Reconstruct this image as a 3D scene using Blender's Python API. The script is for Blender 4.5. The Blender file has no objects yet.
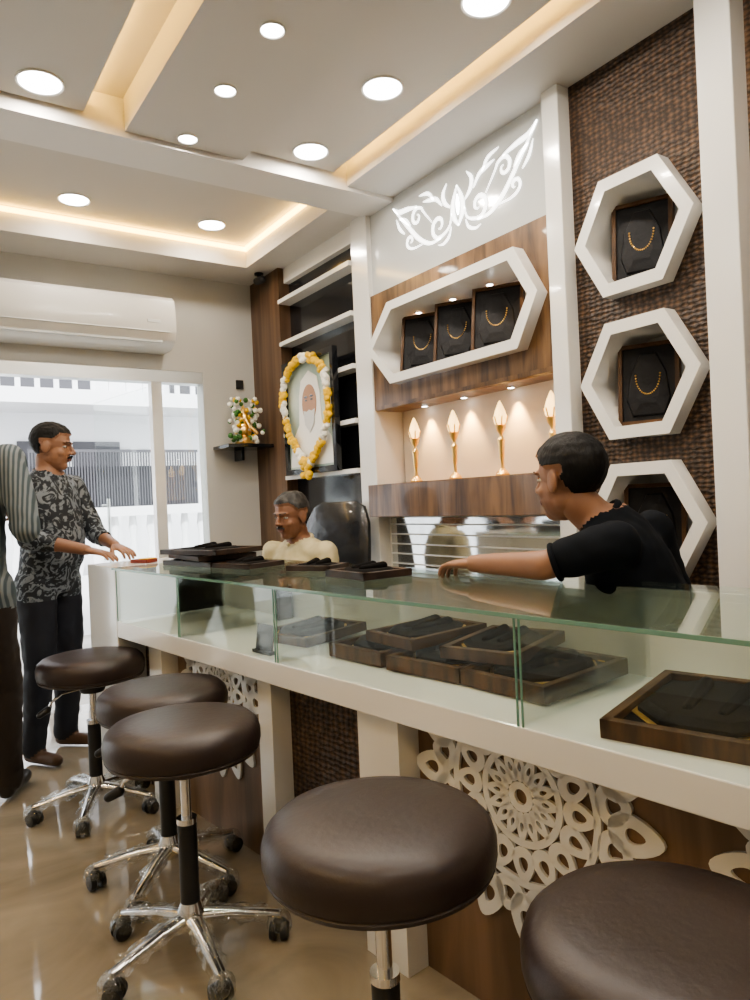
import bpy, bmesh, math, random
import numpy as np
from mathutils import Vector, Matrix, noise
random.seed(3)
scene=bpy.context.scene
col=scene.collection
pi=math.pi
V=Vector
# ------------------------------------------------------------------ helpers
def link(o,parent=None):
    col.objects.link(o)
    if parent: o.parent=parent
    return o
def empty(name,loc=(0,0,0),rz=0,parent=None):
    e=bpy.data.objects.new(name,None); e.empty_display_size=.1
    e.location=loc; e.rotation_euler=(0,0,rz); return link(e,parent)

def mat(name,c,rough=.5,metal=0,emis=0,ec=None,c2=None,scale=5,stretch=(1,1,1),detail=4,bump=0,bscale=None,coat=0,kind='noise',lo=.35,hi=.65,spec=None,dist=0):
    m=bpy.data.materials.new(name); m.use_nodes=True
    nt=m.node_tree; N=nt.nodes; L=nt.links
    p=N['Principled BSDF']
    p.inputs['Base Color'].default_value=(*c,1); p.inputs['Roughness'].default_value=rough
    p.inputs['Metallic'].default_value=metal
    if coat: p.inputs['Coat Weight'].default_value=coat; p.inputs['Coat Roughness'].default_value=.05
    if spec is not None: p.inputs['Specular IOR Level'].default_value=spec
    if emis:
        p.inputs['Emission Color'].default_value=(*(ec or c),1); p.inputs['Emission Strength'].default_value=emis
    tc=N.new('ShaderNodeTexCoord'); mp=N.new('ShaderNodeMapping'); mp.inputs['Scale'].default_value=stretch
    L.new(tc.outputs['Object'],mp.inputs['Vector'])
    def tex(s):
        if kind=='voronoi':
            t=N.new('ShaderNodeTexVoronoi'); t.inputs['Scale'].default_value=s; o=t.outputs['Distance']
            t.distance='MANHATTAN'; t.inputs['Randomness'].default_value=.35
        elif kind=='wave':
            t=N.new('ShaderNodeTexWave'); t.inputs['Scale'].default_value=s; t.inputs['Distortion'].default_value=dist; t.inputs['Detail'].default_value=detail; o=t.outputs['Fac']
        else:
            t=N.new('ShaderNodeTexNoise'); t.inputs['Scale'].default_value=s; t.inputs['Detail'].default_value=detail; t.inputs['Distortion'].default_value=dist; o=t.outputs['Fac']
        L.new(mp.outputs['Vector'],t.inputs['Vector']); return o
    if c2 is not None:
        o=tex(scale); r=N.new('ShaderNodeValToRGB')
        r.color_ramp.elements[0].position=lo; r.color_ramp.elements[0].color=(*c,1)
        r.color_ramp.elements[1].position=hi; r.color_ramp.elements[1].color=(*c2,1)
        L.new(o,r.inputs['Fac']); L.new(r.outputs['Color'],p.inputs['Base Color'])
    if bump:
        o=tex(bscale or scale); b=N.new('ShaderNodeBump'); b.inputs['Strength'].default_value=bump; b.inputs['Distance'].default_value=.01
        L.new(o,b.inputs['Height']); L.new(b.outputs['Normal'],p.inputs['Normal'])
    return m
def glassmat(name,tint=(.9,.97,.93),f0=.04,rough=0.0,bump=0):
    m=bpy.data.materials.new(name); m.use_nodes=True
    nt=m.node_tree; N=nt.nodes; L=nt.links; N.remove(N['Principled BSDF'])
    out=N['Material Output']; t=N.new('ShaderNodeBsdfTransparent'); t.inputs[0].default_value=(*tint,1)
    g=N.new('ShaderNodeBsdfGlossy'); g.inputs['Roughness'].default_value=rough; g.inputs['Color'].default_value=(.95,.98,.97,1)
    f=N.new('ShaderNodeLayerWeight'); f.inputs['Blend'].default_value=.5
    pw=N.new('ShaderNodeMath'); pw.operation='POWER'; pw.inputs[1].default_value=5
    ma=N.new('ShaderNodeMath'); ma.operation='MULTIPLY_ADD'; ma.inputs[1].default_value=.85-f0; ma.inputs[2].default_value=f0
    mx=N.new('ShaderNodeMixShader')
    L.new(f.outputs['Facing'],pw.inputs[0]); L.new(pw.outputs[0],ma.inputs[0])
    L.new(ma.outputs[0],mx.inputs[0]); L.new(t.outputs[0],mx.inputs[1]); L.new(g.outputs[0],mx.inputs[2]); L.new(mx.outputs[0],out.inputs[0])
    if bump:
        n=N.new('ShaderNodeTexNoise'); n.inputs['Scale'].default_value=30; b=N.new('ShaderNodeBump'); b.inputs['Strength'].default_value=bump; b.inputs['Distance'].default_value=.02
        L.new(n.outputs['Fac'],b.inputs['Height']); L.new(b.outputs['Normal'],g.inputs['Normal'])
    return m

M_white=mat('white_paint',(.72,.70,.67),.45)
M_ceil=mat('ceiling_paint',(.61,.59,.56),.6)
M_wall=mat('wall_paint',(.54,.54,.52),.5)
M_gloss=mat('white_laminate',(.76,.75,.72),.18,coat=.4)
M_panelw=mat('back_painted_panel',(.54,.555,.55),.12,coat=.5)
M_nback=mat('niche_back_panel',(.64,.59,.52),.45)
M_mirror=mat('tinted_mirror',(.62,.64,.63),.06,metal=.85)
M_floor=mat('marble_floor',(.25,.21,.155),.045,c2=(.38,.325,.245),scale=2.2,detail=8,dist=1.5,coat=.8)
M_wood=mat('walnut_veneer',(.055,.028,.013),.32,c2=(.22,.12,.052),scale=2.5,stretch=(1,7,.9),detail=6,dist=.6,coat=.2)
M_wood2=mat('light_veneer',(.13,.08,.045),.4,c2=(.24,.15,.09),scale=3,stretch=(4,4,.6),detail=6,dist=.6)
M_woodd=mat('dark_veneer',(.08,.045,.025),.35,c2=(.16,.095,.055),scale=3,stretch=(8,8,.4),detail=6)
M_scale=mat('brown_scale_cladding',(.15,.085,.045),.5,c2=(.026,.014,.008),scale=40,kind='voronoi',lo=.3,hi=.95,bump=.5,stretch=(.3,1,1.5))
M_black=mat('black_gloss',(.012,.013,.016),.14,coat=.4)
M_velvet=mat('black_velvet',(.006,.0055,.0055),.85,bump=.2,bscale=200,spec=.12)
M_plasticb=mat('black_board_velvet',(.007,.007,.009),.55,bump=.5,bscale=22,spec=.30)
M_bplast=mat('black_plastic',(.015,.015,.016),.4)
M_chrome=mat('chrome',(.75,.75,.76),.15,metal=1)
M_leather=mat('brown_leather',(.030,.019,.017),.40,bump=.08,bscale=60)
M_gold=mat('gold_metal',(.95,.66,.28),.28,metal=1)
M_glow=mat('ornament_painted_glare',(1,.75,.4),.5,emis=3.0,ec=(1,.62,.22))  # glare from the spots above, painted as emission on the ornament tops
M_trayw=mat('tray_wood',(.045,.022,.010),.45,c2=(.11,.055,.024),scale=8,stretch=(1,6,1),spec=.3)
M_trayd=mat('tray_dark_leatherette',(.022,.014,.012),.4,c2=(.05,.028,.02),scale=12)
M_goldp=mat('gold_jewellery',(.8,.5,.15),.3,metal=1,bump=.5,bscale=80)
M_steel=mat('steel_frame',(.6,.62,.62),.3,metal=.8)
M_glass=glassmat('clear_glass',(.98,.995,.988))
M_glasst=glassmat('counter_top_glass',(.86,.92,.89),.08)
M_film=glassmat('plastic_film',(.95,.95,.95),.14,.12,bump=.9)
M_edge=mat('green_glass_edge',(.16,.30,.24),.15)
M_lamp=mat('lamp_diffuser',(1,1,1),.5,emis=14,ec=(1,.97,.92))
M_led=mat('warm_led_strip',(1,.8,.4),.5,emis=46,ec=(1,.60,.13))
M_led2=mat('warm_led_soft',(1,.8,.4),.5,emis=11,ec=(1,.60,.13))
M_motif=mat('backlit_motif',(1,1,1),.5,emis=3.0,ec=(1,1,.97))
M_slat=mat('white_slats',(.66,.68,.68),.3)
M_ground=mat('street_ground',(.35,.33,.3),.9,c2=(.45,.43,.4))
M_fac=mat('house_plaster',(.82,.83,.85),.8)
M_facd=mat('house_dark',(.08,.08,.09),.6)
M_leafm=mat('leaf_green',(.05,.16,.03),.5)
M_petw=mat('petal_white',(.85,.83,.75),.6)
M_pety=mat('marigold_yellow',(.80,.50,.03),.6,bump=.5,bscale=90)

def add_mesh(name,me,mats,parent=None,smooth=True,angle=.6):
    for m in mats: me.materials.append(m)
    if smooth:
        me.polygons.foreach_set('use_smooth',[True]*len(me.polygons))
        if angle<2:
            try: me.set_sharp_from_angle(angle=angle)
            except Exception: pass
    return link(bpy.data.objects.new(name,me),parent)
class B:
    def __init__(s): s.bm=bmesh.new()
    def box(s,a,b,m=0,M=None):
        vs=[]
        for z_ in (a[2],b[2]):
            for x_,y_ in ((a[0],a[1]),(b[0],a[1]),(b[0],b[1]),(a[0],b[1])):
                p=V((x_,y_,z_)); vs.append(s.bm.verts.new(M@p if M else p))
        for q in ((0,3,2,1),(4,5,6,7),(0,1,5,4),(1,2,6,5),(2,3,7,6),(3,0,4,7)):
            f=s.bm.faces.new([vs[i] for i in q]); f.material_index=m
    def ball(s,c,r,m=0,M=None,u=16,v=10,R=None):
        if not hasattr(r,'__len__'): r=(r,r,r)
        T=Matrix.Translation(c)@(R or Matrix.Identity(4))@Matrix.Diagonal((*r,1))
        if M: T=M@T
        rs=[[T@V((math.cos(2*pi*i/u)*math.sin(pi*k/v),math.sin(2*pi*i/u)*math.sin(pi*k/v),-math.cos(pi*k/v))) for i in range(u)] for k in range(1,v)]
        s.rings(rs,m,T@V((0,0,-1)),T@V((0,0,1)))
    def rings(s,rings,m=0,pole0=None,pole1=None,cap=True,close=False):
        bm=s.bm; F=[]
        R=[[bm.verts.new(p) for p in r] for r in rings]; n=len(R[0])
        for a,b in (zip(R,R[1:]+R[:1]) if close else zip(R,R[1:])):
            for i in range(n): F.append(bm.faces.new((a[i],a[(i+1)%n],b[(i+1)%n],b[i])))
        if close: cap=False
        if pole0 is not None:
            v=bm.verts.new(pole0); F+=[bm.faces.new((v,R[0][(i+1)%n],R[0][i])) for i in range(n)]
        elif cap: F.append(bm.faces.new(R[0][::-1]))
        if pole1 is not None:
            v=bm.verts.new(pole1); F+=[bm.faces.new((v,R[-1][i],R[-1][(i+1)%n])) for i in range(n)]
        elif cap: F.append(bm.faces.new(R[-1]))
        for f in F: f.material_index=m
    def torus(s,c,ax,ay,nz,r,m=0,n=36,k=8):
        c=V(c); rs=[]
        for i in range(n):
            t=2*pi*i/n; p=ax*math.cos(t)+ay*math.sin(t); o=p.normalized()
            rs.append([c+p+o*(r*math.cos(2*pi*j/k))+nz*(r*1.3*math.sin(2*pi*j/k)) for j in range(k)])
        s.rings(rs,m,close=True)
    def cap(s,p0,p1,r0,r1=None,m=0,seg=14):
        if r1 is None: r1=r0
        p0=V(p0);p1=V(p1);d=p1-p0
        d=d.normalized() if d.length>1e-6 else V((0,0,1))
        a=d.orthogonal().normalized(); b=d.cross(a); rs=[]
        def ring(c,r): return [c+a*(r*math.cos(2*pi*i/seg))+b*(r*math.sin(2*pi*i/seg)) for i in range(seg)]
        for k in range(1,5):
            t=-pi/2+k*pi/8; rs.append(ring(p0+d*(r0*math.sin(t)),r0*math.cos(t)))
        for k in range(0,4):
            t=k*pi/8; rs.append(ring(p1+d*(r1*math.sin(t)),r1*math.cos(t)))
        s.rings(rs,m,p0-d*r0,p1+d*r1)
    def cyl(s,p0,p1,r0,r1=None,m=0,seg=24):
        if r1 is None: r1=r0
        p0=V(p0);p1=V(p1);d=(p1-p0).normalized(); a=d.orthogonal().normalized(); b=d.cross(a)
        s.rings([[c+a*(r*math.cos(2*pi*i/seg))+b*(r*math.sin(2*pi*i/seg)) for i in range(seg)] for c,r in((p0,r0),(p1,r1))],m)
    def lathe(s,prof,m=0,seg=40,c=(0,0,0),M=None,cap=True):
        c=V(c); rs=[]
        for r,z in prof:
            r=max(r,.0004)
            rs.append([c+V((r*math.cos(2*pi*i/seg),r*math.sin(2*pi*i/seg),z)) for i in range(seg)])
        if M: rs=[[M@p for p in r] for r in rs]
        s.rings(rs,m,cap=cap)
    def ell(s,rings,m=0,seg=22):
        rs=[[c+ax*math.cos(2*pi*i/seg)+ay*math.sin(2*pi*i/seg) for i in range(seg)] for c,ax,ay in rings]
        s.rings(rs,m)
    def done(s,name,mats,parent=None,loc=None,rot=None,bevel=0,smooth=True,angle=.6):
        bmesh.ops.recalc_face_normals(s.bm,faces=s.bm.faces)
        me=bpy.data.meshes.new(name); s.bm.to_mesh(me); s.bm.free()
        o=add_mesh(name,me,mats,parent,smooth,angle)
        if loc is not None: o.location=loc
        if rot is not None: o.rotation_euler=rot
        if bevel:
            md=o.modifiers.new('bevel','BEVEL'); md.width=bevel; md.segments=2; md.limit_method='ANGLE'
        return o
def box(name,x,y,z,m,parent=None,bevel=0):
    c=V(((x[0]+x[1])/2,(y[0]+y[1])/2,(z[0]+z[1])/2)); h=V((abs(x[1]-x[0])/2,abs(y[1]-y[0])/2,abs(z[1]-z[0])/2))
    b=B(); b.box(-h,h); return b.done(name,[m],parent,loc=c,bevel=bevel,smooth=False)
def curve_plate(loops,thick):
    cu=bpy.data.curves.new('c','CURVE'); cu.dimensions='2D'; cu.fill_mode='BOTH'; cu.extrude=thick/2
    for lp in loops:
        sp=cu.splines.new('POLY'); sp.points.add(len(lp)-1)
        for i,(a,b) in enumerate(lp): sp.points[i].co=(a,b,0,1)
        sp.use_cyclic_u=True
    ob=bpy.data.objects.new('tmpc',cu); 
    me=ob.to_mesh().copy(); ob.to_mesh_clear(); bpy.data.objects.remove(ob); me.materials.clear()
    return me
def plate(name,loops,x0,x1,m,parent=None):
    me=curve_plate(loops,abs(x1-x0)); xc=(x0+x1)/2
    me.transform(Matrix(((0,0,1,xc),(1,0,0,0),(0,1,0,0),(0,0,0,1))))
    return add_mesh(name,me,[m],parent,False)
def rect(a0,a1,b0,b1): return [(a0,b0),(a1,b0),(a1,b1),(a0,b1)]
def hexa(cy,cz,R): return [(cy+R*math.cos(k*pi/3),cz+R*math.sin(k*pi/3)) for k in range(6)]
def catmull(P,n=8):
    P=[V(p) for p in P]; Q=[2*P[0]-P[1]]+P+[2*P[-1]-P[-2]]; out=[]
    for i in range(1,len(Q)-2):
        a,b,c,d=Q[i-1:i+3]
        for k in range(n):
            t=k/n; out.append(.5*((2*b)+(c-a)*t+(2*a-5*b+4*c-d)*t*t+(3*b-a-3*c+d)*t**3))
    out.append(P[-1]); return out

# ------------------------------------------------------------------ people
def remesh(bm,voxel,it=4,fac=.5):
    bmesh.ops.recalc_face_normals(bm,faces=bm.faces)
    me=bpy.data.meshes.new('tmp'); bm.to_mesh(me); bm.free()
    ob=bpy.data.objects.new('tmp',me); col.objects.link(ob)
    m=ob.modifiers.new('r','REMESH'); m.mode='VOXEL'; m.voxel_size=voxel
    s=ob.modifiers.new('s','SMOOTH'); s.factor=fac; s.iterations=it
    dg=bpy.context.evaluated_depsgraph_get()
    me2=bpy.data.meshes.new_from_object(ob.evaluated_get(dg)); bpy.data.objects.remove(ob); return me2
def segd_np(P_,a,b,r0,r1):
    a=np.array(a);ab=np.array(b)-a; t=np.clip((P_-a)@ab/max(1e-9,ab@ab),0,1); return np.linalg.norm(P_-(a+t[:,None]*ab),axis=1)-(r0+(r1-r0)*t)
def hand(b,w,d,n,th,curl=.35):
    w=V(w); d=V(d).normalized(); n=V(n); n=(n-d*n.dot(d)).normalized(); th=V(th); th=(th-d*th.dot(d)-n*th.dot(n)).normalized()
    b.ell([(w-d*.03,th*.024,n*.019),(w,th*.026,n*.017),(w+d*.03,th*.036,n*.016),(w+d*.07,th*.040,n*.013),(w+d*.09,th*.037,n*.010)],0,16)
    for i,L in enumerate((.070,.078,.072,.056)):
        p=w+d*(.082-abs(i-1.3)*.003)+th*(.029-.0195*i); a=curl*.4
        sp=(1.5-i)*.06
        for k,(fr,r0,r1) in enumerate(((.45,.0088,.0082),(.30,.0082,.0075),(.25,.0075,.0068))):
            dr=(d*math.cos(a)+n*math.sin(a)+th*sp).normalized(); q=p+dr*L*fr; b.cap(p,q,r0,r1,0,10); p=q; a+=curl
    p=w+d*.022+th*.024; dr=(d*.75+th*.65+n*.25).normalized(); q=p+dr*.042; b.cap(p,q,.013,.011,0,10)
    dr=(d*.9+th*.3+n*.25).normalized(); b.cap(q,q+dr*.032,.0105,.0085,0,10)
PENDING=[]
def human(name,loc,rz,J,st):
    root=empty(name,loc,rz); sc=st.get('scale',1); col.objects.unlink(root); PENDING.append(root)
    J={k:(V(v) if isinstance(v,tuple) and len(v)==3 else v) for k,v in J.items()}
    pel,neck,head=J['pel'],J['neck'],J['head']; ls,rs=J['ls'],J['rs']
    up=(neck-pel).normalized(); lat_s=(rs-ls).normalized(); lat_h=V(J.get('hiplat',(1,0,0))).normalized()
    b=B(); belly=st.get('belly',0); H=(neck-pel).length
    T=[(-.14,.12,.10,0),(0,.165,.118,0),(.2,.16,.115+belly,.01+belly*.7),(.4,.158,.113+belly,.015+belly*.8),(.6,.17,.115+belly*.4,.01),(.8,.178,.108,0),(.92,.165,.09,-.006),(1.0,.11,.07,-.008),(1.07,.062,.058,0)]
    rg=[]
    for t,w_,d_,f_ in T:
        lat=lat_h.lerp(lat_s,max(0,min(1,t))).normalized(); lat=(lat-up*lat.dot(up)).normalized(); fr=up.cross(lat)
        rg.append((pel+(neck-pel)*t+fr*f_,lat*w_,fr*d_))
    b.ell(rg)
    tubes=[]; hems=[]
    def tube(a,c,r0,r1,m): b.cap(a,c,r0,r1); tubes.append((V(a),V(c),r0,r1,m))
    for s_,e_,w_ in ((ls,J['le'],J['lw']),(rs,J['re'],J['rw'])):
        b.cap(s_,neck-up*.07+(s_-neck)*.3,.060,.062)
        sl=st.get('sleeve',.55)
        tube(s_,e_,.048,.040,0); tube(e_,w_,.041,.027,0)
        if sl<=1: tube(s_,s_.lerp(e_,sl),.058,.054,1); hems.append((s_.lerp(e_,sl)+(e_-s_).normalized()*.040,(e_-s_).normalized(),.0475))
        else: tube(s_,e_,.058,.050,1); tube(e_,e_.lerp(w_,sl-1),.050,.041,1); hems.append((e_.lerp(w_,sl-1)+(w_-e_).normalized()*.028,(w_-e_).normalized(),.036))
    for sg,k_,a_,tv in ((-1,J['lk'],J['la'],J.get('lt',V((-.15,1,0)))),(1,J['rk'],J['ra'],J.get('rt',V((.15,1,0))))):
        hip=pel+lat_h*(sg*.088)-up*.03
        tube(hip,k_,.098,.072,2); tube(k_,a_,.070,.054,2)
        tv=V(tv).normalized()
        tube(a_-tv*.025+V((0,0,-.045)),a_+tv*.15+V((0,0,-.05)),.034,.030,3); tube(a_,a_+V((0,0,-.03)),.036,.036,3)
    HM=Matrix.Translation(head)@Matrix.Rotation(math.radians(J.get('yaw',0)),4,'Z')@Matrix.Rotation(math.radians(J.get('pitch',0)),4,'X')@Matrix.Scale(st.get('hs',1),4)
    nk=HM@V((0,-.025,-.06)); b.cap(neck-up*.03,nk,.058,.055); tubes.append((neck+up*.03,nk,.058,.054,0))
    me=remesh(b.bm,.0095,5)
    hem=st.get('hem',-.16); nt_=st.get('neckt',1.045)
    npoly=len(me.polygons); Cn=np.empty(npoly*3); me.polygons.foreach_get('center',Cn); Cn=Cn.reshape(-1,3)
    D=np.stack([segd_np(Cn,a,c2,r0,r1)-(.004 if m==1 else 0) for a,c2,r0,r1,m in tubes]); mi=np.array([t[4] for t in tubes])
    bi=D.argmin(0); best=D.min(0); res=mi[bi]
    rel=Cn-np.array(pel); t=rel@np.array(up)/H
    res=np.where(best>.012,np.where(t<nt_,1,0),res)
    res=np.where((res==2)&(t>hem),1,res)
    dl=np.minimum(np.linalg.norm(Cn-np.array(ls),axis=1),np.linalg.norm(Cn-np.array(rs),axis=1))
    res=np.where(dl<.085,1,res)
    dn=segd_np(Cn,neck+up*.03,nk,0,0)
    res=np.where((t>.9)&(t<1.35)&(dn>.075)&(res==0)&(dl<.16),1,res)
    res=np.where((res==1)&(t<hem)&(np.abs(rel@np.array(lat_h))<.2)&(np.linalg.norm(rel,axis=1)<.35),2,res)
    me.polygons.foreach_set('material_index',res.astype(int).tolist())
    cl=set()
    for p in me.polygons:
        if p.material_index in(1,2): cl.update(p.vertices)
    for i in cl:
        v=me.vertices[i]; q=v.co
        v.co=q+v.normal*(.003+.008*noise.noise(V((q.x*13,q.y*13,q.z*7)))+.004*noise.noise(q*30))
    out=bmesh.new(); out.from_mesh(me)
    def join(m2,mi=None):
        if mi is not None: m2.polygons.foreach_set('material_index',[mi]*len(m2.polygons))
        out.from_mesh(m2)
    for w_,hd,hn,ht,cv in ((J['lw'],J['lhd'],J['lhn'],J['lht'],st.get('lcurl',.3)),(J['rw'],J['rhd'],J['rhn'],J['rht'],.3)):
        b=B(); hand(b,w_,hd,hn,ht,cv); join(remesh(b.bm,.0042,2),0)
    b=B()
    b.ball((0,-.012,.032),(.076,.095,.082)); b.ball((0,.02,-.03),(.063,.066,.082)); b.ball((0,.044,-.086),(.034,.034,.026)); b.ball((0,.0,-.055),(.060,.06,.045))
    b.cap((0,.086,.012),(0,.104,-.022),.007,.0115); b.ball((.011,.094,-.026),(.008,.010,.008)); b.ball((-.011,.094,-.026),(.008,.010,.008))
    b.ball((0,.072,.026),(.052,.02,.010)); b.ball((0,.086,-.052),(.022,.009,.005)); b.ball((0,.085,-.062),(.019,.009,.005))
    for sg in(-1,1):
        b.ball((sg*.079,-.008,-.004),(.009,.021,.032),R=Matrix.Rotation(sg*.3,4,'Z')); b.ball((sg*.04,.05,-.028),(.02,.022,.02))
    hm=remesh(b.bm,.0042,3)
    ht=st.get('hair',.014); rec=st.get('recede',0); hn_=st.get('hnoise',1)
    def ish(p):
        if abs(p.x)>.070 and -.038<p.y<.024 and p.z<.034: return False
        y=p.y
        if y>.045: return p.z>.062+rec
        if y>.015: return p.z>.026+rec*.5+(y-.015)*1.2
        if y>-.03: return p.z>-.0+(y+.03)*.6
        if y>-.05: return p.z>-.0-(-.03-y)*3.4
        return p.z>-.068
    hv=[ish(v.co) for v in hm.vertices]
    for v,hh in zip(hm.vertices,hv):
        if hh:
            p=v.co; k=ht*(.85+hn_*(.28*noise.noise(p*24)+.16*noise.noise(p*70))); topk=1+max(0,p.z)*6
            if p.z<0: topk=max(.3,1+p.z*9)
            v.co=p+(p-V((0,-.01,.0))).normalized()*k*topk*.8
    hi=[4 if all(hv[i] for i in p.vertices) else 0 for p in hm.polygons]
    for i,p in enumerate(hm.polygons):
        c=p.center
        if hi[i]==0 and abs(c.x)<.021 and c.y>.08 and -.068<c.z<-.049: hi[i]=5
    hm.polygons.foreach_set('material_index',hi)
    hm.transform(HM); join(hm)
    b=B()
    for sg in (-1,1):
        b.ball((sg*.031,.0665,.006),(.0130,.0110,.0070),1); b.ball((sg*.031,.0735,.006),(.0055,.0050,.0055),2)
        b.cap((sg*.014,.0890,.027),(sg*.046,.078,.029),.0038,.0025,0,8)
        b.cap((sg*.019,.0725,.012),(sg*.043,.0675,.011),.0030,.0026,3,8)
        if st.get('mou',1): b.cap((0,.0945,-.0405),(sg*.027,.085,-.048),.0065,.0035,0,8)
    m3=bpy.data.meshes.new('t'); bmesh.ops.recalc_face_normals(b.bm,faces=b.bm.faces)
    for f_ in b.bm.faces: f_.material_index={0:4,1:6,2:7,3:0}[f_.material_index]
    b.bm.to_mesh(m3); b.bm.free(); m3.transform(HM); join(m3)
    lat=lat_s; fr=up.cross(lat).normalized(); cn=neck+up*.012
    b=B()
    for c_,d_,r_ in hems:
        a_=d_.orthogonal().normalized(); b.torus(c_,a_*r_,d_.cross(a_)*r_,d_,.0055)
    if not st.get('collar',1):
        na=(nk-neck).normalized(); a_=(lat-na*lat.dot(na)).normalized(); b.torus(neck+na*.012,a_*.068,na.cross(a_)*.066,na,.009)
    mh=bpy.data.meshes.new('t'); bmesh.ops.recalc_face_normals(b.bm,faces=b.bm.faces); b.bm.to_mesh(mh); b.bm.free(); join(mh,1)
    if st.get('collar',1):
        b=B(); pts=[]
        for i in range(25):
            a2=-pi/2+.35+(2*pi-.7)*i/24+pi
            pts.append(cn+lat*(.066*math.cos(a2))+fr*(.062*math.sin(a2))+up*(.018*(-math.sin(a2))))
        for p,q in zip(pts,pts[1:]): b.cap(p,q,.013,None,0,8)
        join(remesh(b.bm,.005,3),1)
    fm=bpy.data.meshes.new('body'); out.to_mesh(fm); out.free()
    o=add_mesh('body',fm,[st['skin'],st['shirt'],st['pants'],st['shoe'],st['hairm'],M_lip,M_eye,M_iris],root,True,3.0)
    root.scale=(sc,sc,sc)
    col.objects.unlink(o); PENDING.append(o)
    return root
M_lip=mat('lip',(.17,.07,.055),.5); M_eye=mat('eye_white',(.5,.48,.45),.25); M_iris=mat('iris',(.02,.012,.008),.2)
SK1=mat('skin_a',(.22,.105,.06),.5,c2=(.26,.13,.075),scale=8); SK2=mat('skin_b',(.25,.125,.075),.5,c2=(.29,.15,.09),scale=8); SK3=mat('skin_c',(.20,.095,.055),.5,c2=(.23,.115,.07),scale=8)
HB=mat('black_hair',(.005,.0045,.0045),.6,bump=.35,bscale=110,stretch=(1,1,.3),spec=.3); HG=mat('greying_hair',(.015,.014,.013),.6,c2=(.09,.09,.09),scale=30,stretch=(1,1,.3),lo=.45,hi=.8)
SH_pat=mat('patterned_shirt',(.014,.018,.024),.7,c2=(.18,.20,.22),scale=18,lo=.50,hi=.57,dist=2.5,detail=3)
SH_str=mat('striped_shirt',(.050,.072,.085),.7,c2=(.18,.205,.22),scale=20,kind='wave',dist=.8,lo=.3,hi=.7,stretch=(1,.7,.4))
SH_blk=mat('black_tshirt',(.006,.008,.012),.9,spec=.2); SH_yel=mat('cream_shirt',(.46,.41,.25),.7,c2=(.54,.48,.31),scale=20)
PT_n=mat('navy_trousers',(.010,.012,.020),.75); PT_b=mat('brown_trousers',(.03,.022,.018),.75); SHO=mat('dark_shoe',(.02,.015,.012),.4); SAN=mat('brown_sandal',(.08,.04,.02),.5)

human('man_in_patterned_shirt',(.650,3.93,0),math.radians(-140),dict(pel=(0,0,.89),neck=(0,.03,1.395),head=(0,.06,1.535),yaw=22,pitch=-6,
 ls=(-.185,.02,1.345),rs=(.185,.02,1.345),le=(-.22,.12,1.09),re=(.235,.10,1.09),lw=(-.08,.34,1.03),rw=(.13,.335,1.025),
 lhd=(.35,.9,-.25),lhn=(0,-.2,-1),lht=(1,-.3,0),rhd=(-.15,.95,-.2),rhn=(0,-.2,-1),rht=(-1,0,0),
 lk=(-.10,.02,.47),rk=(.12,.03,.47),la=(-.11,-.03,.085),ra=(.15,.0,.085)),
 dict(skin=SK2,shirt=SH_pat,pants=PT_n,shoe=SAN,hairm=HB,sleeve=1.35,hem=-.2,belly=.02))
human('man_in_striped_shirt',(.215,3.27,0),math.radians(-22),dict(pel=(0,0,.90),neck=(0,.02,1.41),head=(0,.04,1.55),yaw=-10,pitch=-8,
 ls=(-.19,.01,1.36),rs=(.19,.01,1.36),le=(-.25,-.01,1.08),re=(.255,-.04,1.09),lw=(-.22,.2,1.0),rw=(.17,.18,1.12),
 lhd=(.2,.95,0),lhn=(.5,0,-1),lht=(.5,0,.8),rhd=(-.5,.8,.2),rhn=(-.8,0,-.4),rht=(0,.4,1),
 lk=(-.10,-.06,.48),rk=(.09,.16,.48),la=(-.11,-.2,.085),ra=(.08,.22,.085)),
 dict(skin=SK1,shirt=SH_str,pants=PT_b,shoe=SHO,hairm=HB,sleeve=1.7,hem=-.2,scale=1.05))
human('seated_man_in_cream_shirt',(1.75,3.32,0),math.radians(111),dict(pel=(0,-.05,.575),neck=(0,-.01,1.0),head=(0,.05,1.135),yaw=-4,pitch=-8,
 ls=(-.18,0,.945),rs=(.18,0,.945),le=(-.23,.03,.69),re=(.23,.03,.69),lw=(-.12,.25,.665),rw=(.12,.25,.665),
 lhd=(.3,.9,-.1),lhn=(0,0,-1),lht=(1,0,0),rhd=(-.3,.9,-.1),rhn=(0,0,-1),rht=(-1,0,0),
 lk=(-.12,.33,.545),rk=(.12,.33,.545),la=(-.12,.26,.085),ra=(.12,.26,.085)),
 dict(skin=SK3,shirt=SH_yel,pants=PT_b,shoe=SHO,hairm=HG,sleeve=.8,belly=.03,hair=.015,recede=.004))
human('seated_man_in_black_tshirt',(1.735,1.15,0),0,dict(pel=(.07,-.03,.60),neck=(-.080,.160,1.105),head=(-.138,.236,1.232),yaw=4,pitch=-2,hiplat=(.96,.2,0),
 ls=(-.21,.03,1.06),rs=(.115,.15,1.075),le=(-.315,.175,1.008),re=(.21,.13,.80),lw=(-.335,.43,1.003),rw=(.08,.32,.72),
 lhd=(.02,1,-.06),lhn=(0,-.05,-1),lht=(1,0,0),rhd=(-.2,.9,-.2),rhn=(0,0,-1),rht=(-1,0,0),
 lk=(.03,.36,.57),rk=(.22,.38,.57),la=(.06,.34,.085),ra=(.22,.36,.085)),
 dict(skin=SK2,shirt=SH_blk,pants=PT_n,shoe=SHO,hairm=HB,sleeve=.62,collar=0,hair=.017,hnoise=.5,mou=0,lcurl=.5,neckt=1.06,hs=1.03))
for o in PENDING: col.objects.link(o)

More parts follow.
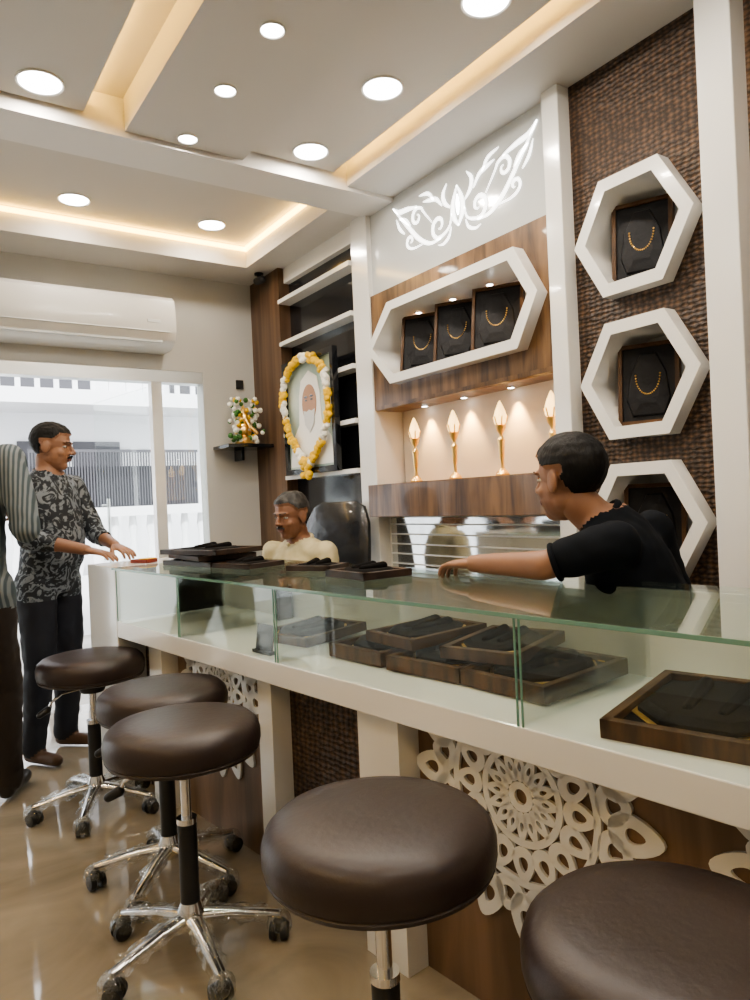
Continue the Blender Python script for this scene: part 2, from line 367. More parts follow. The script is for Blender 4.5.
# ------------------------------------------------------------------ camera
cd=bpy.data.cameras.new('camera'); cam=bpy.data.objects.new('camera',cd); link(cam)
cd.sensor_fit='VERTICAL'; cd.sensor_height=36; cd.lens=.72*36; cd.clip_start=.05
f=V((.559,.829,0)).normalized(); r=V((.829,-.559,0)).normalized(); z=V((0,0,1))
cr=(r-.045*z).normalized(); cu_=(z+.045*r).normalized(); cb=-f
Mx=Matrix((cr,cu_,cb)).transposed().to_4x4(); Mx.translation=(0,0,1.2)
cam.matrix_world=Mx; scene.camera=cam
try: scene.view_settings.look='AgX - Medium High Contrast'
except Exception: pass

# ------------------------------------------------------------------ room shell
XL,XR,YB,YF=-1.9,2.4,-1.8,4.7
box('floor',(XL-.1,XR+.1),(YB-.1,YF+.1),(-.1,0),M_floor)
box('wall_right',(XR,XR+.1),(YB,YF),(0,3),M_wall)
box('wall_left',(XL-.1,XL),(YB,YF),(0,3),M_wall)
box('wall_back',(XL-.1,XR+.1),(YB-.1,YB),(0,3),M_wall)
wf=empty('wall_far')
box('header',(XL,1.8),(YF,YF+.12),(2.12,3),M_wall,wf)
box('side',(1.8,XR+.1),(YF,YF+.12),(0,3),M_wall,wf)
ce=empty('ceiling')
box('slab',(XL,XR),(YB,YF),(2.90,3.0),M_ceil,ce)
box('soffit_side',(1.94,XR),(YB,3.0),(2.76,2.90),M_ceil,ce)
box('beam',(XL,XR),(3.0,3.25),(2.74,2.90),M_white,ce)
box('soffit_side_far',(2.0,XR),(3.25,YF),(2.76,2.90),M_ceil,ce)
box('soffit_front',(XL,2.0),(4.35,YF),(2.76,2.90),M_ceil,ce)
box('soffit_left',(XL,-1.4),(YB,3.0),(2.78,2.90),M_ceil,ce)
box('panel_a',(-1.2,.70),(YB,2.99),(2.80,2.85),M_ceil,ce)
box('panel_b',(.86,1.38),(YB,2.99),(2.76,2.90),M_ceil,ce)
box('panel_c',(1.38,1.86),(YB,2.99),(2.81,2.86),M_ceil,ce)
box('led_a',(.66,.68),(YB,2.99),(2.852,2.862),M_led,ce)
box('led_c',(1.83,1.845),(YB,2.99),(2.862,2.87),M_led,ce)
box('led_far',(-1.8,2.0),(4.325,4.349),(2.865,2.885),M_led2,ce)
box('led_far_side',(1.978,1.999),(3.3,4.33),(2.865,2.885),M_led2,ce)
box('led_left',(-1.3,-1.28),(YB,2.99),(2.852,2.862),M_led,ce)

def downlight(x,y,z,rad,power,colr=(1,.90,.77)):
    e=empty('downlight',(x,y,z))
    b=B(); b.lathe([(rad,-.003),(rad*1.12,-.008),(rad*1.17,-.004),(rad*1.17,.002)],0,cap=False)
    b.lathe([(rad*1.02,-.005),(rad*1.02,-.001)],1); b.done('fixture',[M_white,M_lamp],e)
    ld=bpy.data.lights.new('lamp','AREA'); ld.shape='DISK'; ld.size=rad*1.8; ld.energy=power; ld.color=colr
    lo=bpy.data.objects.new('lamp',ld); lo.location=(0,0,-.012); link(lo,e)
P=6.3
for x,y,z in [(.52,2.86,2.80),(1.66,2.28,2.81),(1.66,2.86,2.81),(1.67,1.70,2.81),(1.62,1.1,2.81),(1.62,.3,2.81),(.5,1.6,2.80),(.5,.3,2.80),(-.7,2.6,2.80),(-.7,1.1,2.80),(-.7,-.5,2.80),(1.62,-.8,2.81)]:
    downlight(x,y,z,.073,P)
for y in (2.11,2.51,2.92,1.3,.4): downlight(1.10,y,2.76,.036,2.8)
for x in (.89,1.67,-.3): downlight(x,4.1,2.90,.073,P*.8)

# ------------------------------------------------------------------ far glazing
w=empty('window_1')
for x in (-1.88,-.9,.1): box('mullion',(x-.02,x+.02),(4.72,4.77),(0,2.12),M_steel,w)
box('pane_left',(-1.86,.1),(4.74,4.748),(0,2.12),M_glass,w)
box('pane_side',(1.52,1.8),(4.74,4.748),(0,2.12),M_glass,w)
box('post',(1.45,1.52),(4.71,4.78),(0,2.12),M_gloss,w)
box('head_rail',(XL,1.8),(4.705,4.8),(2.04,2.12),M_steel,w)
d=empty('door_1',(1.45,4.82,0),math.radians(100))
b=B(); b.box((0,-.005,.02),(.85,.005,2.02),0); b.done('leaf',[M_glass],d)
b=B(); b.cyl((.78,-.05,.8),(.78,-.05,1.3),.012); b.cyl((.78,-.05,.85),(.78,0,.85),.008); b.cyl((.78,-.05,1.25),(.78,0,1.25),.008); b.done('handle',[M_steel],d)

# air conditioner
ac=empty('air_conditioner',(1.0,4.55,2.38))
b=B(); prof=[(.15,-.16),(.15,.16),(-.06,.16),(-.10,.13),(-.115,.06),(-.115,-.06),(-.09,-.12),(-.02,-.16)]
b.rings([[V((x,y,z)) for y,z in prof] for x in (-.54,-.53,.53,.54)],0)
b.box((-.50,-.118,-.075),(.50,-.108,-.068),1); b.box((-.46,-.09,-.135),(.46,-.055,-.12),1)
b.box((.36,-.118,-.02),(.44,-.114,.0),1); b.done('body',[M_gloss,M_slat],ac,bevel=.008)

# outside
box('street_ground',(-8,14),(YF+.12,16),(-.2,-.05),M_ground)
h=empty('house_facade',(0,9,0))
b=B()
b.box((-6,.6,-.05),(9,.9,6),0)
b.box((-6,-.3,2.45),(9,.7,2.62),0); b.box((-6,-.25,3.3),(9,-.18,3.38),0)
for i in range(75):
    x=-6+i*.2; b.box((x,-.24,2.62),(x+.05,-.19,3.32),0)
for x in (-3.4,-1.2,.9,3.2,5.4):
    b.box((x,.55,2.75),(x+1.3,.62,4.4),1)
for x in (-2.4,1.3,4.3): b.box((x,.55,1.25),(x+1.2,.62,2.1),1); b.box((x+.55,.52,1.25),(x+.62,.6,2.1),0)
b.done('building',[M_fac,M_facd],h,smooth=False)
b=B(); b.box((-6,-1.2,-.05),(9,-1.0,.55),0); b.box((-6,-1.25,1.15),(9,-.95,1.25),0)
for i in range(80):
    x=-6+i*.19; b.lathe([(.035,.55),(.05,.62),(.06,.72),(.03,.9),(.05,1.02),(.035,1.15)],0,10,(x,-1.1,0))
b.done('balustrade',[M_fac],h)
b=B()
for i in range(60): b.box((1.2+i*.03,-.9,1.25),(1.212+i*.03,-.88,1.85),0)
b.box((1.2,-.9,1.85),(3.0,-.87,1.88),0); b.box((1.2,-.86,1.25),(3.0,-.85,1.7),0); b.done('gate_grille',[M_facd],h)

# ------------------------------------------------------------------ right wall joinery
W=empty('display_wall_joinery')
box('stile_left',(2.19,XR),(3.22,3.38),(0,2.76),M_gloss,W,.004)
box('stile_mid',(2.17,XR),(1.853,1.935),(0,2.76),M_gloss,W,.004)
box('stile_right',(2.16,XR),(1.17,1.285),(0,2.76),M_gloss,W,.004)
box('motif_panel',(2.22,XR),(1.935,3.22),(2.30,2.76),M_panelw,W)
def ehex(o):
    return [(1.97+o*1.2,1.995),(2.09+o*.8,1.79+o),(2.99-o*.8,1.79+o),(3.19-o*1.2,1.995),(2.99-o*.8,2.205-o),(2.09+o*.8,2.205-o)]
plate('veneer_panel',[rect(1.935,3.22,1.68,2.30),ehex(.02)],2.20,2.235,M_wood,W)
plate('long_hexagon_frame',[ehex(0),ehex(.045)],2.14,2.375,M_gloss,W)
box('niche_back',(2.375,2.395),(1.94,3.21),(1.29,2.29),M_nback,W)
box('niche_top',(2.20,2.375),(1.935,3.22),(1.68,1.70),M_wood,W)
box('shelf_strip',(2.13,2.395),(1.935,3.22),(1.11,1.28),M_wood,W,.003)
box('base_cabinet',(2.26,2.395),(1.935,3.22),(0,1.11),M_gloss,W)
box('mirror_panel',(2.25,2.262),(1.96,3.19),(.72,1.10),M_mirror,W)
b=B()
for i in range(7):
    b.box((2.244,1.96,.75+i*.052),(2.25,3.19,.75+i*.052+.007),0)
b.done('mirror_strips',[M_slat],W,smooth=False)
CY=1.565; HZ=[2.107,1.59,1.08]
plate('scale_panel',[rect(1.285,1.853,0,2.76)]+[hexa(CY,z,.22) for z in HZ],2.235,2.26,M_scale,W)
box('scale_panel_back',(2.385,2.398),(1.285,1.853),(0,2.76),M_panelw,W)
box('end_panel',(2.24,XR),(.45,1.17),(0,2.76),M_scale,W)
box('end_stile',(2.17,XR),(.35,.45),(0,2.76),M_gloss,W)
box('near_panel',(2.24,XR),(YB,.35),(0,2.76),M_woodd,W)
box('black_backing',(2.26,XR),(3.38,4.26),(0,2.66),M_black,W)
box('bay_top',(2.22,XR),(3.38,4.26),(2.66,2.76),M_gloss,W)
for i,z in enumerate((2.53,2.25,1.955,1.65,1.37)):
    box('white_shelf',(2.17,2.26),(3.38,4.26),(z-.013,z+.013),M_gloss,W)
box('veneer_pilaster',(2.18,XR),(4.26,YF),(0,2.76),M_woodd,W)
box('wall_socket',(2.04,2.09),(4.685,4.70),(2.02,2.08),M_bplast)

def board(loc,rot,w=.19,hh=.25,name='necklace_display_board'):
    b=B()
    b.box((-w/2,.0,0),(w/2,.035,hh),1)
    for x0,x1,z0,z1 in ((-w/2,-w/2+.014,0,hh),(w/2-.014,w/2,0,hh),(-w/2+.014,w/2-.014,0,.014),(-w/2+.014,w/2-.014,hh-.014,hh)): b.box((x0,-.012,z0),(x1,.0,z1),1)
    b.box((-w/2+.014,-.003,.014),(w/2-.014,.001,hh-.014),0)
    hx=[(-.26,.10),(.26,.10),(.36,.30),(.30,.62),(.13,.88),(-.13,.88),(-.30,.62),(-.36,.30)]
    b.rings([[V((a*w,-.003,c*hh)) for a,c in hx],[V((a*w*.95,-.012,hh*.45+(c-.45)*hh*.95)) for a,c in hx],[V((a*w*.5,-.018,hh*.4+(c-.4)*hh*.5)) for a,c in hx]],0)
    for i in range(22):
        t=pi+pi*i/21; rx=w*.20
        b.ball((rx*math.cos(t),-.017,hh*.60+hh*.24*math.sin(t)),.0035,2,u=6,v=5)
    return b.done(name,[M_plasticb,M_trayw,M_goldp],None,loc=loc,rot=rot,smooth=False)
for z in HZ:
    e=empty('hexagonal_wall_niche')
    plate('frame',[hexa(CY,z,.243),hexa(CY,z,.192)],2.175,2.385,M_gloss,e)
    board((2.27,CY+.02,z-.163),(math.radians(-8),0,math.radians(-66)),.21,.30)
for y in (2.32,2.59,2.86):
    board((2.25,y,1.838),(math.radians(-12),0,math.radians(-60)),.235,.305)
board((2.20,.95,1.55),(math.radians(-4),0,math.radians(-88)),.3,.6)
def spot(x,y,z,en,c=(1,.58,.20),ang=110):
    e=empty('niche_spotlight',(x,y,z))
    b=B(); b.lathe([(.016,0),(.02,-.004)],0,16); b.lathe([(.014,-.0055),(.014,-.001)],1,16); b.done('fitting',[M_white,M_lamp],e)
    ld=bpy.data.lights.new('lamp','SPOT'); ld.energy=en; ld.color=c; ld.spot_size=math.radians(ang); ld.spot_blend=.7; ld.shadow_soft_size=.012
    lo=bpy.data.objects.new('lamp',ld); lo.location=(0,0,-.012); link(lo,e)
for y in (2.96,2.65,2.33,2.03): spot(2.335,y,1.68,26,ang=70)
for y in (2.15,2.4,2.66,2.93): spot(2.30,y,2.158,3.2,(1,.66,.30))
for y in (2.96,2.65,2.33,2.03):
    b=B()
    b.lathe([(.0,0),(.030,0),(.032,.008),(.024,.02),(.010,.035),(.008,.07),(.012,.08),(.014,.13),(.018,.16),(.009,.175),(.009,.185),(.018,.2),(.026,.225),(.022,.228),(.0,.21)],0,12)
    b.lathe([(.016,.225),(.026,.235),(.030,.26),(.022,.29),(.008,.325),(.001,.335)],1,14)  # ornament top: glow put into the material, no lamp inside
    for k in range(6):
        a=2*pi*k/6; b.cap((math.cos(a)*.016,math.sin(a)*.016,.215),(math.cos(a)*.033,math.sin(a)*.033,.262),.004,.003,0,8)
    b.done('gold_ornament',[M_gold,M_glow],None,loc=(2.26,y,1.281))

# backlit motif
b=B(); bm=b.bm
def spiral(cx,cy,r0,a0,turns,sg=1,n=7):
    return [(cx+r0*(1-.8*k/n)*math.cos(a0+sg*2*pi*turns*k/n),cy+r0*(1-.8*k/n)*math.sin(a0+sg*2*pi*turns*k/n)) for k in range(n+1)]
strokes=[([(.045,-.03),(.06,-.08)]+spiral(.14,-.055,.062,-2.2,1.15,1,8),.017),
([(.13,-.118),(.21,-.115),(.29,-.07),(.36,.0)]+[(.42,.065),(.50,.155)],.020),
([(.19,-.02),(.25,.05)]+spiral(.305,.045,.048,2.4,1.1,-1,7),.015),
([(.30,.095),(.38,.11),(.45,.12),(.50,.155)],.022),([(.36,.02),(.40,.06),(.45,.085)],.018),
([(.27,-.10),(.33,-.10)]+spiral(.365,-.055,.035,-1.4,1.0,1,6),.013),
([(.05,.0),(.09,.035),(.10,.08),(.07,.12)],.020),([(.11,.03),(.15,.075),(.20,.09),(.25,.10)],.018),([(.17,.08),(.21,.125),(.28,.14)],.015),
([(.05,-.09),(.07,-.13),(.11,-.15),(.15,-.145)],.012),([(.41,-.005),(.45,.035),(.475,.09)],.014),([(.0,-.10),(.030,-.05),(.032,.01),(.0,.085)],.024),([(.0,-.05),(.0,.0),(.0,.045)],.02)]
for sgn in (-1,1):
    for pts,wd in strokes:
        C=catmull([(a,bb,0) for a,bb in pts],8); nn=len(C); prev=None
        for i,p in enumerate(C):
            t=(C[min(i+1,nn-1)]-C[max(i-1,0)]).normalized(); nr=V((-t.y,t.x,0)); ww=wd*(.12+.88*math.sin(pi*min(1,(i/(nn-1))*.92+.06)))
            q=[]
            for s_ in (-1,1):
                c=p+nr*ww*.55*s_; q.append(bm.verts.new((2.216,2.50-sgn*c.x,2.545+c.y)))
            if prev: bm.faces.new((prev[0],prev[1],q[1],q[0]))
            prev=q
b.done('backlit_scroll_motif',[M_motif],None,smooth=False)

# portrait + garland
po=empty('framed_portrait',(2.15,3.86,1.74))
M_port=mat('portrait_bg',(.30,.40,.36),.3,c2=(.55,.60,.52),scale=4)
M_cloth=mat('portrait_white',(.80,.78,.72),.4); M_face=mat('portrait_face',(.40,.22,.13),.4); M_or=mat('portrait_beard',(.6,.6,.58),.5)
w2,h2=.32,.36
def fl(name,lp,x0,x1,m): return plate(name,[lp],x0,x1,m,po)
plate('frame',[rect(-w2,w2,-h2,h2),rect(-w2+.035,w2-.035,-h2+.035,h2-.035)],-.015,.02,M_black,po)
fl('picture',rect(-w2+.03,w2-.03,-h2+.03,h2-.03),.005,.012,M_port)
def elp(cx,cy,a,bb): return [(cx+a*math.cos(2*pi*i/28),cy+bb*math.sin(2*pi*i/28)) for i in range(28)]
fl('robe',[(-.27,-.31),(.27,-.31),(.24,-.15),(.14,-.05),(.13,.12),(.10,.22),(0,.27),(-.10,.22),(-.13,.12),(-.14,-.05),(-.24,-.15)],.001,.005,M_cloth)
fl('face',elp(0,.07,.088,.115),-.002,.001,M_face)
fl('beard',[(-.07,.03),(-.03,.02),(0,.03),(.03,.02),(.07,.03),(.055,-.06),(0,-.11),(-.055,-.06)],-.004,-.002,M_or)
fl('brow_l',elp(-.035,.11,.022,.006),-.004,-.002,M_black); fl('brow_r',elp(.035,.11,.022,.006),-.004,-.002,M_black)
fl('eye_l',elp(-.034,.09,.012,.006),-.004,-.002,M_black); fl('eye_r',elp(.034,.09,.012,.006),-.004,-.002,M_black)
b=B()
gar=catmull([(0,.29,.10),(0,.25,.25),(0,.08,.34),(0,-.12,.32),(0,-.25,.2),(0,-.27,.0),(0,-.2,-.16),(0,-.06,-.27),(0,0,-.30),(0,.08,-.26),(0,.22,-.10),(0,.29,.10)],9)
for i,p in enumerate(gar):
    for k in range(3):
        q=p+V((-.03+random.uniform(-.008,.008),random.uniform(-.018,.018),random.uniform(-.018,.018)))
        b.ball(q,.019,0 if (i//5)%3==1 else 1,u=8,v=6)
for k in range(16): b.ball((-.04,random.uniform(-.05,.05),-.32+random.uniform(-.07,.04)),.022,1,u=8,v=6)
b.done('flower_garland',[M_petw,M_pety],po)
# corner shelf with idol & flowers
cs=empty('corner_shelf',(2.02,4.56,1.6))
b=B(); b.box((-.17,-.14,-.012),(.155,.135,.012),0); b.box((-.02,.0,-.09),(.0,.13,-.012),0); b.done('shelf',[M_black],cs,bevel=.003)
fv=empty('flower_idol',(2.02,4.55,1.613))
b=B(); b.lathe([(.06,0),(.07,.01),(.05,.03),(.05,.05)],2,20); b.ball((0,0,.1),(.055,.045,.06),2); b.ball((0,-.01,.18),(.035,.035,.04),2); b.cap((0,-.03,.18),(.02,-.055,.11),.014,.008,2)
for s_ in(-1,1): b.ball((s_*.045,0,.185),(.02,.008,.025),2); b.cap((s_*.05,-.01,.12),(s_*.075,-.04,.08),.014,.012,2)
b.lathe([(.03,.21),(.025,.23),(.01,.26),(.002,.28)],2,12)
for i in range(130):
    a=random.uniform(0,2*pi); rr_=random.uniform(.04,.12); zz=random.uniform(.02,.31)
    b.ball((rr_*math.cos(a)*1.0,abs(rr_*math.sin(a))*.8-.055,zz),random.uniform(.012,.02),random.choice([0,0,0,3,3,1]),u=7,v=5)
b.done('figure',[M_petw,M_pety,M_gold,M_leafm],fv)
b=B(); b.lathe([(.03,0),(.03,-.012),(.012,-.014),(.012,-.03)],0,16); b.cap((0,.03,-.045),(0,-.05,-.055),.026,.024,0,14); b.done('cctv_camera',[M_bplast],None,loc=(2.12,4.42,2.76))

# ------------------------------------------------------------------ counter
CO=V((1.083,.597,0)); CA=math.radians(6.51)
C=empty('display_counter',CO,CA)
CM=Matrix.Translation(CO)@Matrix.Rotation(CA,4,'Z')
box('carcass',(.14,.53),(-1.2,2.6),(.06,.66),M_white,C)
box('plinth',(.17,.5),(-1.2,2.6),(0,.06),M_bplast,C)
box('apron',(0,.55),(-1.2,2.6),(.662,.732),M_gloss,C,.003)
box('end_cabinet',(0,.55),(2.6,2.94),(0,.962),M_gloss,C,.004)
for a,bb in ((.88,1.04),(1.47,1.55),(2.28,2.40),(-.72,-.6)): box('post',(.05,.14),(a,bb),(0,.662),M_gloss,C)
for a,bb,m in ((-.6,.88,M_wood2),(1.04,1.47,M_scale),(1.55,2.28,M_wood2),(2.40,2.6,M_scale),(-1.2,-.72,M_scale)): box('front_panel',(.12,.14),(a,bb),(.0,.662),m,C)
bays=[-1.2,-.45,.452,1.35,2.0,2.6]
for a,bb in zip(bays,bays[1:]):
    box('front_glass',(.002,.008),(a+.004,bb-.004),(.732,.951),M_glass,C)
for s_ in bays[1:]:
    for o_ in (-.006,.006):
        box('divider',(.008,.5),(s_+o_-.002,s_+o_+.002),(.732,.951),M_glass,C)
        box('divider_edge',(0,.003),(s_+o_-.002,s_+o_+.002),(.732,.951),M_edge,C)
box('top_glass',(-.012,.56),(-1.2,2.6),(.952,.962),M_glasst,C)
box('top_glass_edge',(-.0145,-.012),(-1.2,2.6),(.953,.961),M_edge,C)
box('back_door',(.515,.53),(-1.2,2.6),(.732,.951),M_gloss,C)
def mandala(sc,zc,R,clip=.66):
    b=B(); bm=b.bm
    def solid(loops_o,loops_i=None):
        n=len(loops_o)
        vo=[bm.verts.new((0,p[0],p[1])) for p in loops_o]; vo2=[bm.verts.new((-.008,p[0],p[1])) for p in loops_o]
        if loops_i:
            vi=[bm.verts.new((0,p[0],p[1])) for p in loops_i]; vi2=[bm.verts.new((-.008,p[0],p[1])) for p in loops_i]
            for i in range(n):
                j=(i+1)%n; bm.faces.new((vo2[i],vo2[j],vi2[j],vi2[i])); bm.faces.new((vi2[i],vi2[j],vi[j],vi[i])); bm.faces.new((vo[i],vo[j],vo2[j],vo2[i]))
        else:
            bm.faces.new(vo2)
            for i in range(n):
                j=(i+1)%n; bm.faces.new((vo[i],vo[j],vo2[j],vo2[i]))
    def petal(a,r0,r1,wd,hole):
        def lp(k):
            L=(r1-r0)*k/2; Wd=wd*k; mid=(r0+r1)/2; out=[]
            for i in range(20):
                t=2*pi*i/20; x=mid+L*math.cos(t); y=Wd*math.sin(t)*(1-.35*math.cos(t)); out.append((sc+x*math.cos(a)-y*math.sin(a),zc+x*math.sin(a)+y*math.cos(a)))
            return out
        solid(lp(1),lp(hole) if hole else None)
    def ring(r0,r1):
        solid([(sc+r1*math.cos(2*pi*i/64),zc+r1*math.sin(2*pi*i/64)) for i in range(64)],[(sc+r0*math.cos(2*pi*i/64),zc+r0*math.sin(2*pi*i/64)) for i in range(64)])
    ring(.05*R,.10*R)
    for k in range(16): petal(2*pi*k/16,.10*R,.30*R,.045*R,.3)
    ring(.28*R,.33*R)
    for k in range(16): petal(2*pi*k/16,.33*R,.57*R,.085*R,.42)
    ring(.55*R,.60*R)
    for k in range(16): petal(2*pi*(k+.5)/16,.58*R,.82*R,.115*R,.42)
    for k in range(16): petal(2*pi*k/16,.64*R,1.0*R,.12*R,.36)
    g=bm.verts[:]+bm.edges[:]+bm.faces[:]
    bmesh.ops.bisect_plane(bm,geom=g,plane_co=(0,0,clip),plane_no=(0,0,1),clear_outer=True)
    o=b.done('mandala_cutout',[M_gloss],C,smooth=False); o.location=(.119,0,0)
mandala(.55,.53,.335); mandala(-.2,.53,.335); mandala(1.93,.53,.32)

def tray(e,s,z,rz=0,w=.27,d=.34,hh=.03,tilt=0,name='jewellery_tray',frame=None):
    p=CM@V((e,s,z)); b=B()
    b.box((-w/2,-d/2,0),(w/2,d/2,hh*.55),0)
    for x0,x1,y0,y1 in ((-w/2,-w/2+.02,-d/2,d/2),(w/2-.02,w/2,-d/2,d/2),(-w/2,w/2,-d/2,-d/2+.02),(-w/2,w/2,d/2-.02,d/2)): b.box((x0,y0,hh*.5),(x1,y1,hh),0)
    b.box((-w/2+.02,-d/2+.02,hh*.5),(w/2-.02,d/2-.02,hh*.62),1)
    oc=lambda k,zz:[V((a*k*w,c*k*d,zz)) for a,c in ((-.2,-.4),(.2,-.4),(.38,-.2),(.38,.2),(.2,.4),(-.2,.4),(-.38,.2),(-.38,-.2))]
    b.rings([oc(1,hh*.6),oc(1,hh*.95),oc(.85,hh*1.2)],1)
    b.rings([oc(1.08,hh*.63),oc(1.08,hh*.72)],2)
    for sy in (-1,1):
        b.cap((-.20*w,sy*.10*d,hh*1.2),(.22*w,sy*.13*d,hh*1.2+.004),.010,.014,1,10)
    for j in range(4):
        for sg in(-1,1): b.box((sg*.44*w-.003,-.3*d+j*.17*d,hh*.62),(sg*.44*w+.003,-.3*d+j*.17*d+.02,hh*.72),2)
    return b.done(name,[frame or M_trayw,M_velvet,M_goldp],None,loc=p,rot=(0,math.radians(tilt),CA+rz),bevel=.0015,smooth=False)
tray(.25,.17,.738,.15,.36,.32,.04,-3); tray(.30,-.3,.738,.1,.36,.30,.04)
tray(.31,.62,.740,-.05,.32,.26,.04,-2); tray(.31,.90,.740,.05,.32,.26,.04,-2); tray(.31,1.17,.740,.0,.32,.24,.04,-2)
tray(.33,.76,.792,.2,.28,.22,.03,-2); tray(.33,1.05,.792,-.1,.28,.22,.03,-2)
tray(.31,1.6,.738,.1,.28,.26,.03,-3)
for i,(e_,s_,rz_) in enumerate(((.30,2.30,.1),(.31,2.32,-.1),(.29,2.28,.2))):
    tray(e_,s_,.963+i*.024,rz_,.25,.36,.02,frame=M_trayd)
tray(.30,2.0,.963,.2,.18,.22,.018,frame=M_trayd); tray(.30,1.27,.963,-.1,.18,.22,.022,frame=M_trayd); tray(.36,1.62,.963,.4,.14,.18,.018,frame=M_trayd)
p=CM@V((.05,1.5,.733)); b=B(); b.box((-.012,-.05,0),(.012,.05,.01),0); b.box((-.004,-.045,.008),(.004,.045,.09),0,Matrix.Rotation(.15,4,'Y')); b.done('card_holder',[M_bplast],None,loc=p,rot=(0,0,CA))
p=CM@V((.18,2.72,.963)); b=B(); b.box((-.035,-.05,0),(.035,.05,.016),0); b.box((-.033,-.048,.016),(.033,.0,.020),1); b.done('receipt_box',[mat('red_card',(.20,.035,.02),.5),M_pety],None,loc=p,rot=(0,0,.5),bevel=.003)

# ------------------------------------------------------------------ stools
def star_base(b,R=.235,z0=.085,mchrome=1,mblack=2,mfilm=3,ph=0):
    b.lathe([(.0,z0-.01),(.035,z0-.01),(.04,z0+.02),(.03,z0+.05),(.027,z0+.06)],mchrome,24)
    for k in range(5):
        a=ph+2*pi*k/5; dr=V((math.cos(a),math.sin(a),0)); sd=V((-dr.y,dr.x,0)); up=V((0,0,1))
        rs=[]
        for r_,w_,t_,zz in ((.02,.024,.016,z0+.02),(.10,.019,.013,z0+.012),(R-.02,.014,.01,z0-.012),(R,.013,.008,z0-.016)):
            c=dr*r_+up*zz; rs.append((c,sd*w_,up*t_))
        b.ell(rs,mchrome,14)
        rs=[]
        for j in range(9):
            t=j/8; r_=.05+t*(R-.03-.05)+.0; rr=.027+.006*math.sin(j*2.3+k); c=dr*r_+up*(z0+.018-.03*t)
            rs.append((c,sd*rr,up*(rr*.85)))
        seg=12
        b.rings([[c+ax*math.cos(2*pi*i/seg)*(1+.18*math.sin(i*2.7+j*1.9+k))+ay*math.sin(2*pi*i/seg)*(1+.18*math.cos(i*1.7+j*2.9)) for i in range(seg)] for j,(c,ax,ay) in enumerate(rs)],mfilm,cap=False)
        c=dr*R; ca=a+1.1*k; cdv=V((math.cos(ca),math.sin(ca),0)); cs_=V((-cdv.y,cdv.x,0))
        b.cyl(c+up*.05,c+up*(z0-.01),.006,None,mchrome,10)
        b.ball(c+up*.036,(.022,.022,.022),mblack,u=12,v=8)
        b.ball(c+up*.04,(.036,.034,.038),mfilm,u=9,v=7)
        cc=c+cdv*.008
        for sg in (-1,1): b.cyl(cc+cs_*(sg*.008)+up*.025,cc+cs_*(sg*.024)+up*.025,.025,.023,mblack,18)
def stool(x,y,H,ph=0,lev=0,name='round_stool'):
    b=B()
    b.lathe([(.0,H+.004),(.08,H+.003),(.15,H),(.185,H-.008),(.200,H-.022),(.2065,H-.042),(.2065,H-.066),(.203,H-.078),(.2,H-.080),(.203,H-.083),(.198,H-.092),(.185,H-.097),(.0,H-.097)],0,56)
    b.lathe([(.10,H-.115),(.10,H-.097)],2,24); b.lathe([(.045,H-.15),(.06,H-.115)],2,20)
    b.cyl((0,0,.3),(0,0,H-.11),.014,None,1); b.cyl((0,0,.13),(0,0,.36),.0255,None,2); b.cyl((0,0,.355),(0,0,.37),.027,None,1)
    star_base(b,ph=ph)
    dr=V((math.cos(lev),math.sin(lev),0))
    pts=[dr*.03+V((0,0,H-.13)),dr*.12+V((0,0,H-.135)),dr*.16+V((0,0,H-.16)),dr*.175+V((0,0,H-.185))]
    for a_,b_ in zip(pts,pts[1:]): b.cap(a_,b_,.005,None,1,8)
    b.cap(pts[-1],pts[-1]+dr*.03+V((0,0,-.015)),.014,.012,2)
    return b.done(name,[M_leather,M_chrome,M_bplast,M_film],None,loc=(x,y,0))
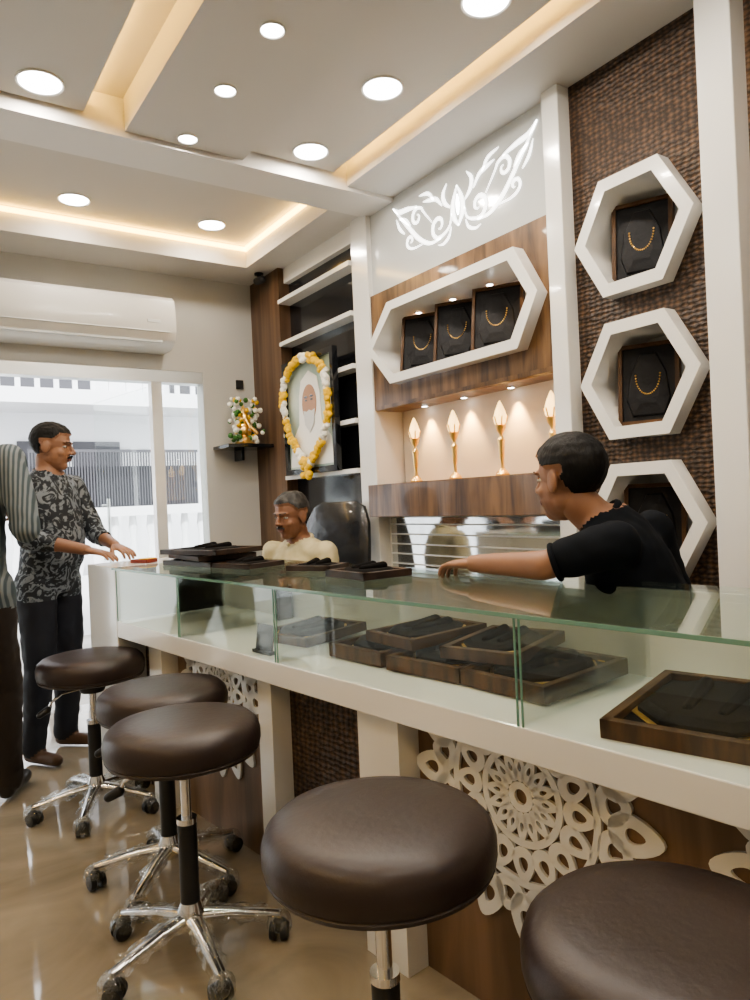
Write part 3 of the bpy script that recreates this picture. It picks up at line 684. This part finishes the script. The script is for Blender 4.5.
stool(.694,1.065,.650,.3,.2); stool(.633,1.915,.635,.9,2.6); stool(.715,2.345,.632,.2,2.8); stool(.65,3.06,.632,.5,3.3); stool(.864,.602,.606,.4,4)
stool(1.835,1.13,.50,.2,0)

# ------------------------------------------------------------------ office chair
oc_=empty('office_chair',(1.80,3.34,0),math.radians(111))
b=B()
star_base(b,.27,.09,2,1,3); b.cyl((0,0,.12),(0,0,.42),.025,None,1); b.box((-.12,-.1,.40),(.12,.12,.43),1)
def rr(cx,cy,w_,d_,z_,k=4,n=28):
    out=[]
    for i in range(n):
        t=2*pi*i/n; c_=math.cos(t); s_=math.sin(t)
        out.append(V((cx+w_*math.copysign(abs(c_)**(2/k),c_),cy+d_*math.copysign(abs(s_)**(2/k),s_),z_)))
    return out
b.rings([rr(0,0,.21,.2,.40),rr(0,0,.25,.24,.415),rr(0,0,.25,.24,.445),rr(0,0,.21,.2,.46)],0)
bk=[]
for z_,w_,y_,t_ in ((.56,.17,-.23,.02),(.60,.215,-.24,.035),(.75,.235,-.235,.04),(.95,.235,-.255,.038),(1.08,.22,-.28,.035),(1.17,.18,-.30,.03),(1.20,.12,-.305,.015)):
    bk.append(rr(0,y_,w_,t_,z_,3))
b.rings(bk,0); b.box((-.03,-.30,.40),(.03,-.26,.75),1)
for sg in (-1,1):
    b.cap((sg*.29,-.02,.42),(sg*.31,-.02,.60),.014,None,1); b.cap((sg*.31,-.16,.61),(sg*.31,.14,.61),.024,.022,1); b.cap((sg*.2,-.02,.41),(sg*.29,-.02,.42),.014,None,1)
b.done('chair_body',[mat('chair_black_leather',(.016,.018,.022),.25,bump=.5,bscale=14,coat=.4),M_bplast,M_chrome,M_film],oc_)

# ------------------------------------------------------------------ daylight
wd=bpy.data.worlds.new('world'); scene.world=wd; wd.use_nodes=True
bg=wd.node_tree.nodes['Background']; bg.inputs[0].default_value=(.95,.97,1,1); bg.inputs[1].default_value=4.2
sd=bpy.data.lights.new('sun','SUN'); sd.energy=6; sd.angle=.05; so=bpy.data.objects.new('sun',sd); so.rotation_euler=(math.radians(50),0,math.radians(-25)); link(so)
